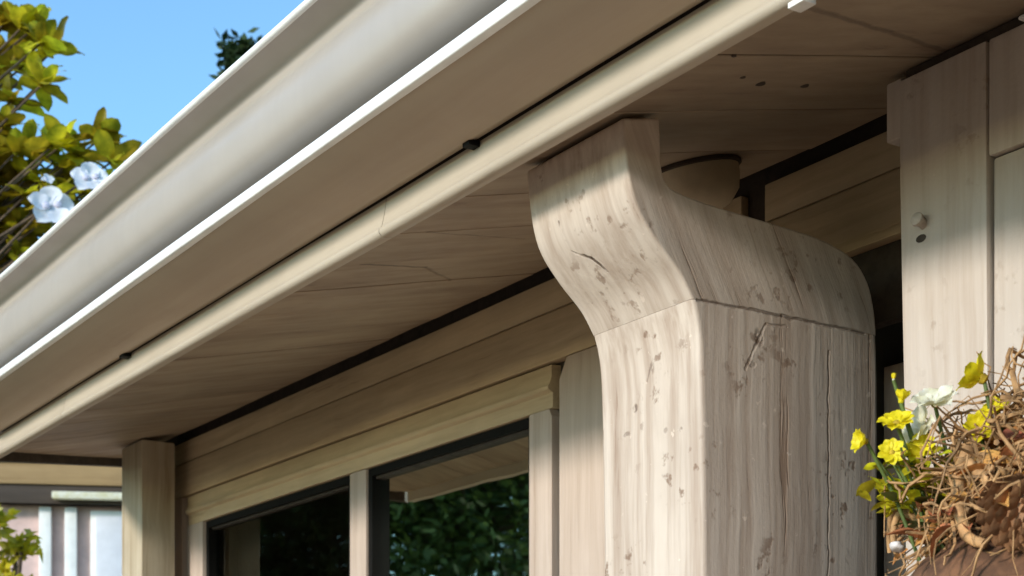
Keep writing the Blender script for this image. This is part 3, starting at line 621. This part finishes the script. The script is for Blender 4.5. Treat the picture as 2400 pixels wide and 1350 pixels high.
# ------------------------------------------------------------------ leafy crowns made of many leaf faces
def leafy(name, base, label, h, crown_c, rad, nclump, nleaf, ls, mat, seed, shape='round', cat='tree', trunk_r=.14):
    r_ = random.Random(seed); t = empty(name, base, label, cat); bm = bmesh.new()
    tube(bm, smooth_line([(0, 0, 0), (.08, .05, crown_c * .5), (-.04, .06, crown_c), (.03, 0, h * .9)], 4), [trunk_r * (1 - .85 * i / 12) for i in range(13)], 8)
    vs = []; fs = []
    for k in range(nclump):
        if shape == 'round':
            d = Vector((r_.gauss(0, 1), r_.gauss(0, 1), r_.gauss(0, .9))).normalized() * (r_.random() ** .4)
            c = Vector((d.x * rad, d.y * rad, crown_c + d.z * (h - crown_c))); cr = rad * r_.uniform(.16, .32)
        else:
            f = r_.random(); a = r_.uniform(0, 6.28); rr_ = rad * (1 - f ** 2.2) * r_.uniform(.5, 1) ; c = Vector((rr_ * math.cos(a), rr_ * math.sin(a), .6 + f * (h - .6))); cr = rad * .3
        if k % 4 == 0 and shape == 'round': tube(bm, [(0, 0, min(c.z, crown_c) * .8), tuple(c * .55 + Vector((0, 0, crown_c * .3))), tuple(c)], [.04, .025, .01], 5)
        for j in range(nleaf):
            p = c + Vector((r_.gauss(0, .5), r_.gauss(0, .5), r_.gauss(0, .45))) * cr
            d = Vector((r_.gauss(0, 1), r_.gauss(0, 1), r_.gauss(.1, .7))).normalized(); s_ = d.cross(Vector((r_.gauss(0, 1), r_.gauss(0, 1), r_.gauss(0, 1)))).normalized()
            L = ls * r_.uniform(.6, 1.2); b = len(vs)
            vs += [p, p + d * L * .5 + s_ * L * .24, p + d * L, p + d * L * .5 - s_ * L * .24]; fs.append((b, b + 1, b + 2, b + 3))
    link('trunk', finish(bm, 'trunk', 70), 'bark', t)
    me = bpy.data.meshes.new('crown'); me.from_pydata(vs, [], fs); link('crown', me, mat, t)
    return t
leafy('cypress_tree', (8.10, 18.65, 0), 'dark green treetop just showing over the gutter', 10.35, 6, .62, 420, 90, .16, 'cypress_leaf', 4, 'cone')
# garden trees facing the window; the panes mirror them
for i, (x, yy, h, c, r, lab) in enumerate(((-6.6, 18.4, 11.5, 5.4, 3.6, 'nearest garden tree mirrored in the right window pane'), (-2.6, 21.5, 12.0, 5.6, 3.7, 'garden tree mirrored in the left window pane'))):
    leafy('garden_tree', (x, yy, 0), lab, h, c, r, 420, 260, .15, 'garden_leaf', 20 + i)['group'] = 'garden trees'
leafy('shrub', (3.30, 9.3, 0), 'bright yellow green shrub below the eave at lower left', 3.22, 2.3, .27, 60, 40, .10, 'magnolia_leaf', 40, cat='shrub', trunk_r=.03).location.x = 2.53

# ------------------------------------------------------------------ neighbour house past the far post
nb = empty('neighbour_house', (5.36, 12.93, 0), 'pink walled neighbour house with white window seen past the far post', 'house')
nb.rotation_euler.z = R(-25)
def np_(name, me, mat, label=None, par=None):
    o = link(name, me, mat, par or nb, label)
    if par is None: o.matrix_parent_inverse = Matrix.Translation(-Vector((4.6, 13.5, 0)))
    return o
np_('wall', box(2.6, 8.0, 11.62, 12.4, 0, 3.46, 'wall', .01), 'pink_wall')
np_('wall', box(2.6, 2.8, 12.4, 17, 0, 3.62, 'wall', .01), 'pink_wall')
np_('wall', box(7.8, 8.0, 12.4, 17, 0, 3.62, 'wall', .01), 'pink_wall')
np_('wall', box(2.6, 8.0, 17, 17.2, 0, 3.62, 'wall', .01), 'pink_wall')
np_('eave_soffit', box(2.3, 8.3, 11.52, 17.6, 3.47, 3.50, 'eave_soffit'), 'dark_wood')
np_('fascia', box(2.28, 8.32, 11.46, 11.51, 3.585, 3.735, 'fascia', .004, 1), 'beam_brown', 'brown fascia board of the neighbour house')
np_('eave_shade_board', box(2.28, 8.32, 11.48, 11.515, 3.45, 3.583, 'eave_shade_board'), 'dark_wood')  # dark strip standing in for the shade under this eave
np_('gutter_pipe', box(3.55, 8.3, 11.40, 11.47, 3.475, 3.53, 'gutter_pipe', .015), 'cream_petal', 'pale gutter on the neighbour eave')
bm = bmesh.new(); A = [bm.verts.new(p) for p in ((2.2, 11.44, 3.74), (8.4, 11.44, 3.74), (8.4, 14.5, 4.55), (2.2, 14.5, 4.55), (2.2, 17.7, 3.74), (8.4, 17.7, 3.74))]
bm.faces.new((A[0], A[1], A[2], A[3])); bm.faces.new((A[3], A[2], A[5], A[4])); g = bmesh.ops.extrude_face_region(bm, geom=bm.faces[:]); [setattr(v, 'co', v.co + Vector((0, 0, .06))) for v in g['geom'] if isinstance(v, bmesh.types.BMVert)]
np_('roof', finish(bm, 'roof', 30), 'roof_sheet')
for x in (3.44, 3.62): np_('pilaster', box(x, x + .085, 11.56, 11.618, 0, 3.44, 'pilaster', .006), 'white_paint', 'white upright on the neighbour wall')
wd = np_('window', box(3.80, 4.16, 11.57, 11.619, 2.2, 3.42, 'window', .01), 'white_paint', 'white framed window of the neighbour house')
np_('blind', box(3.84, 4.12, 11.555, 11.569, 2.24, 3.38, 'blind', .004), 'white_petal', None, wd)
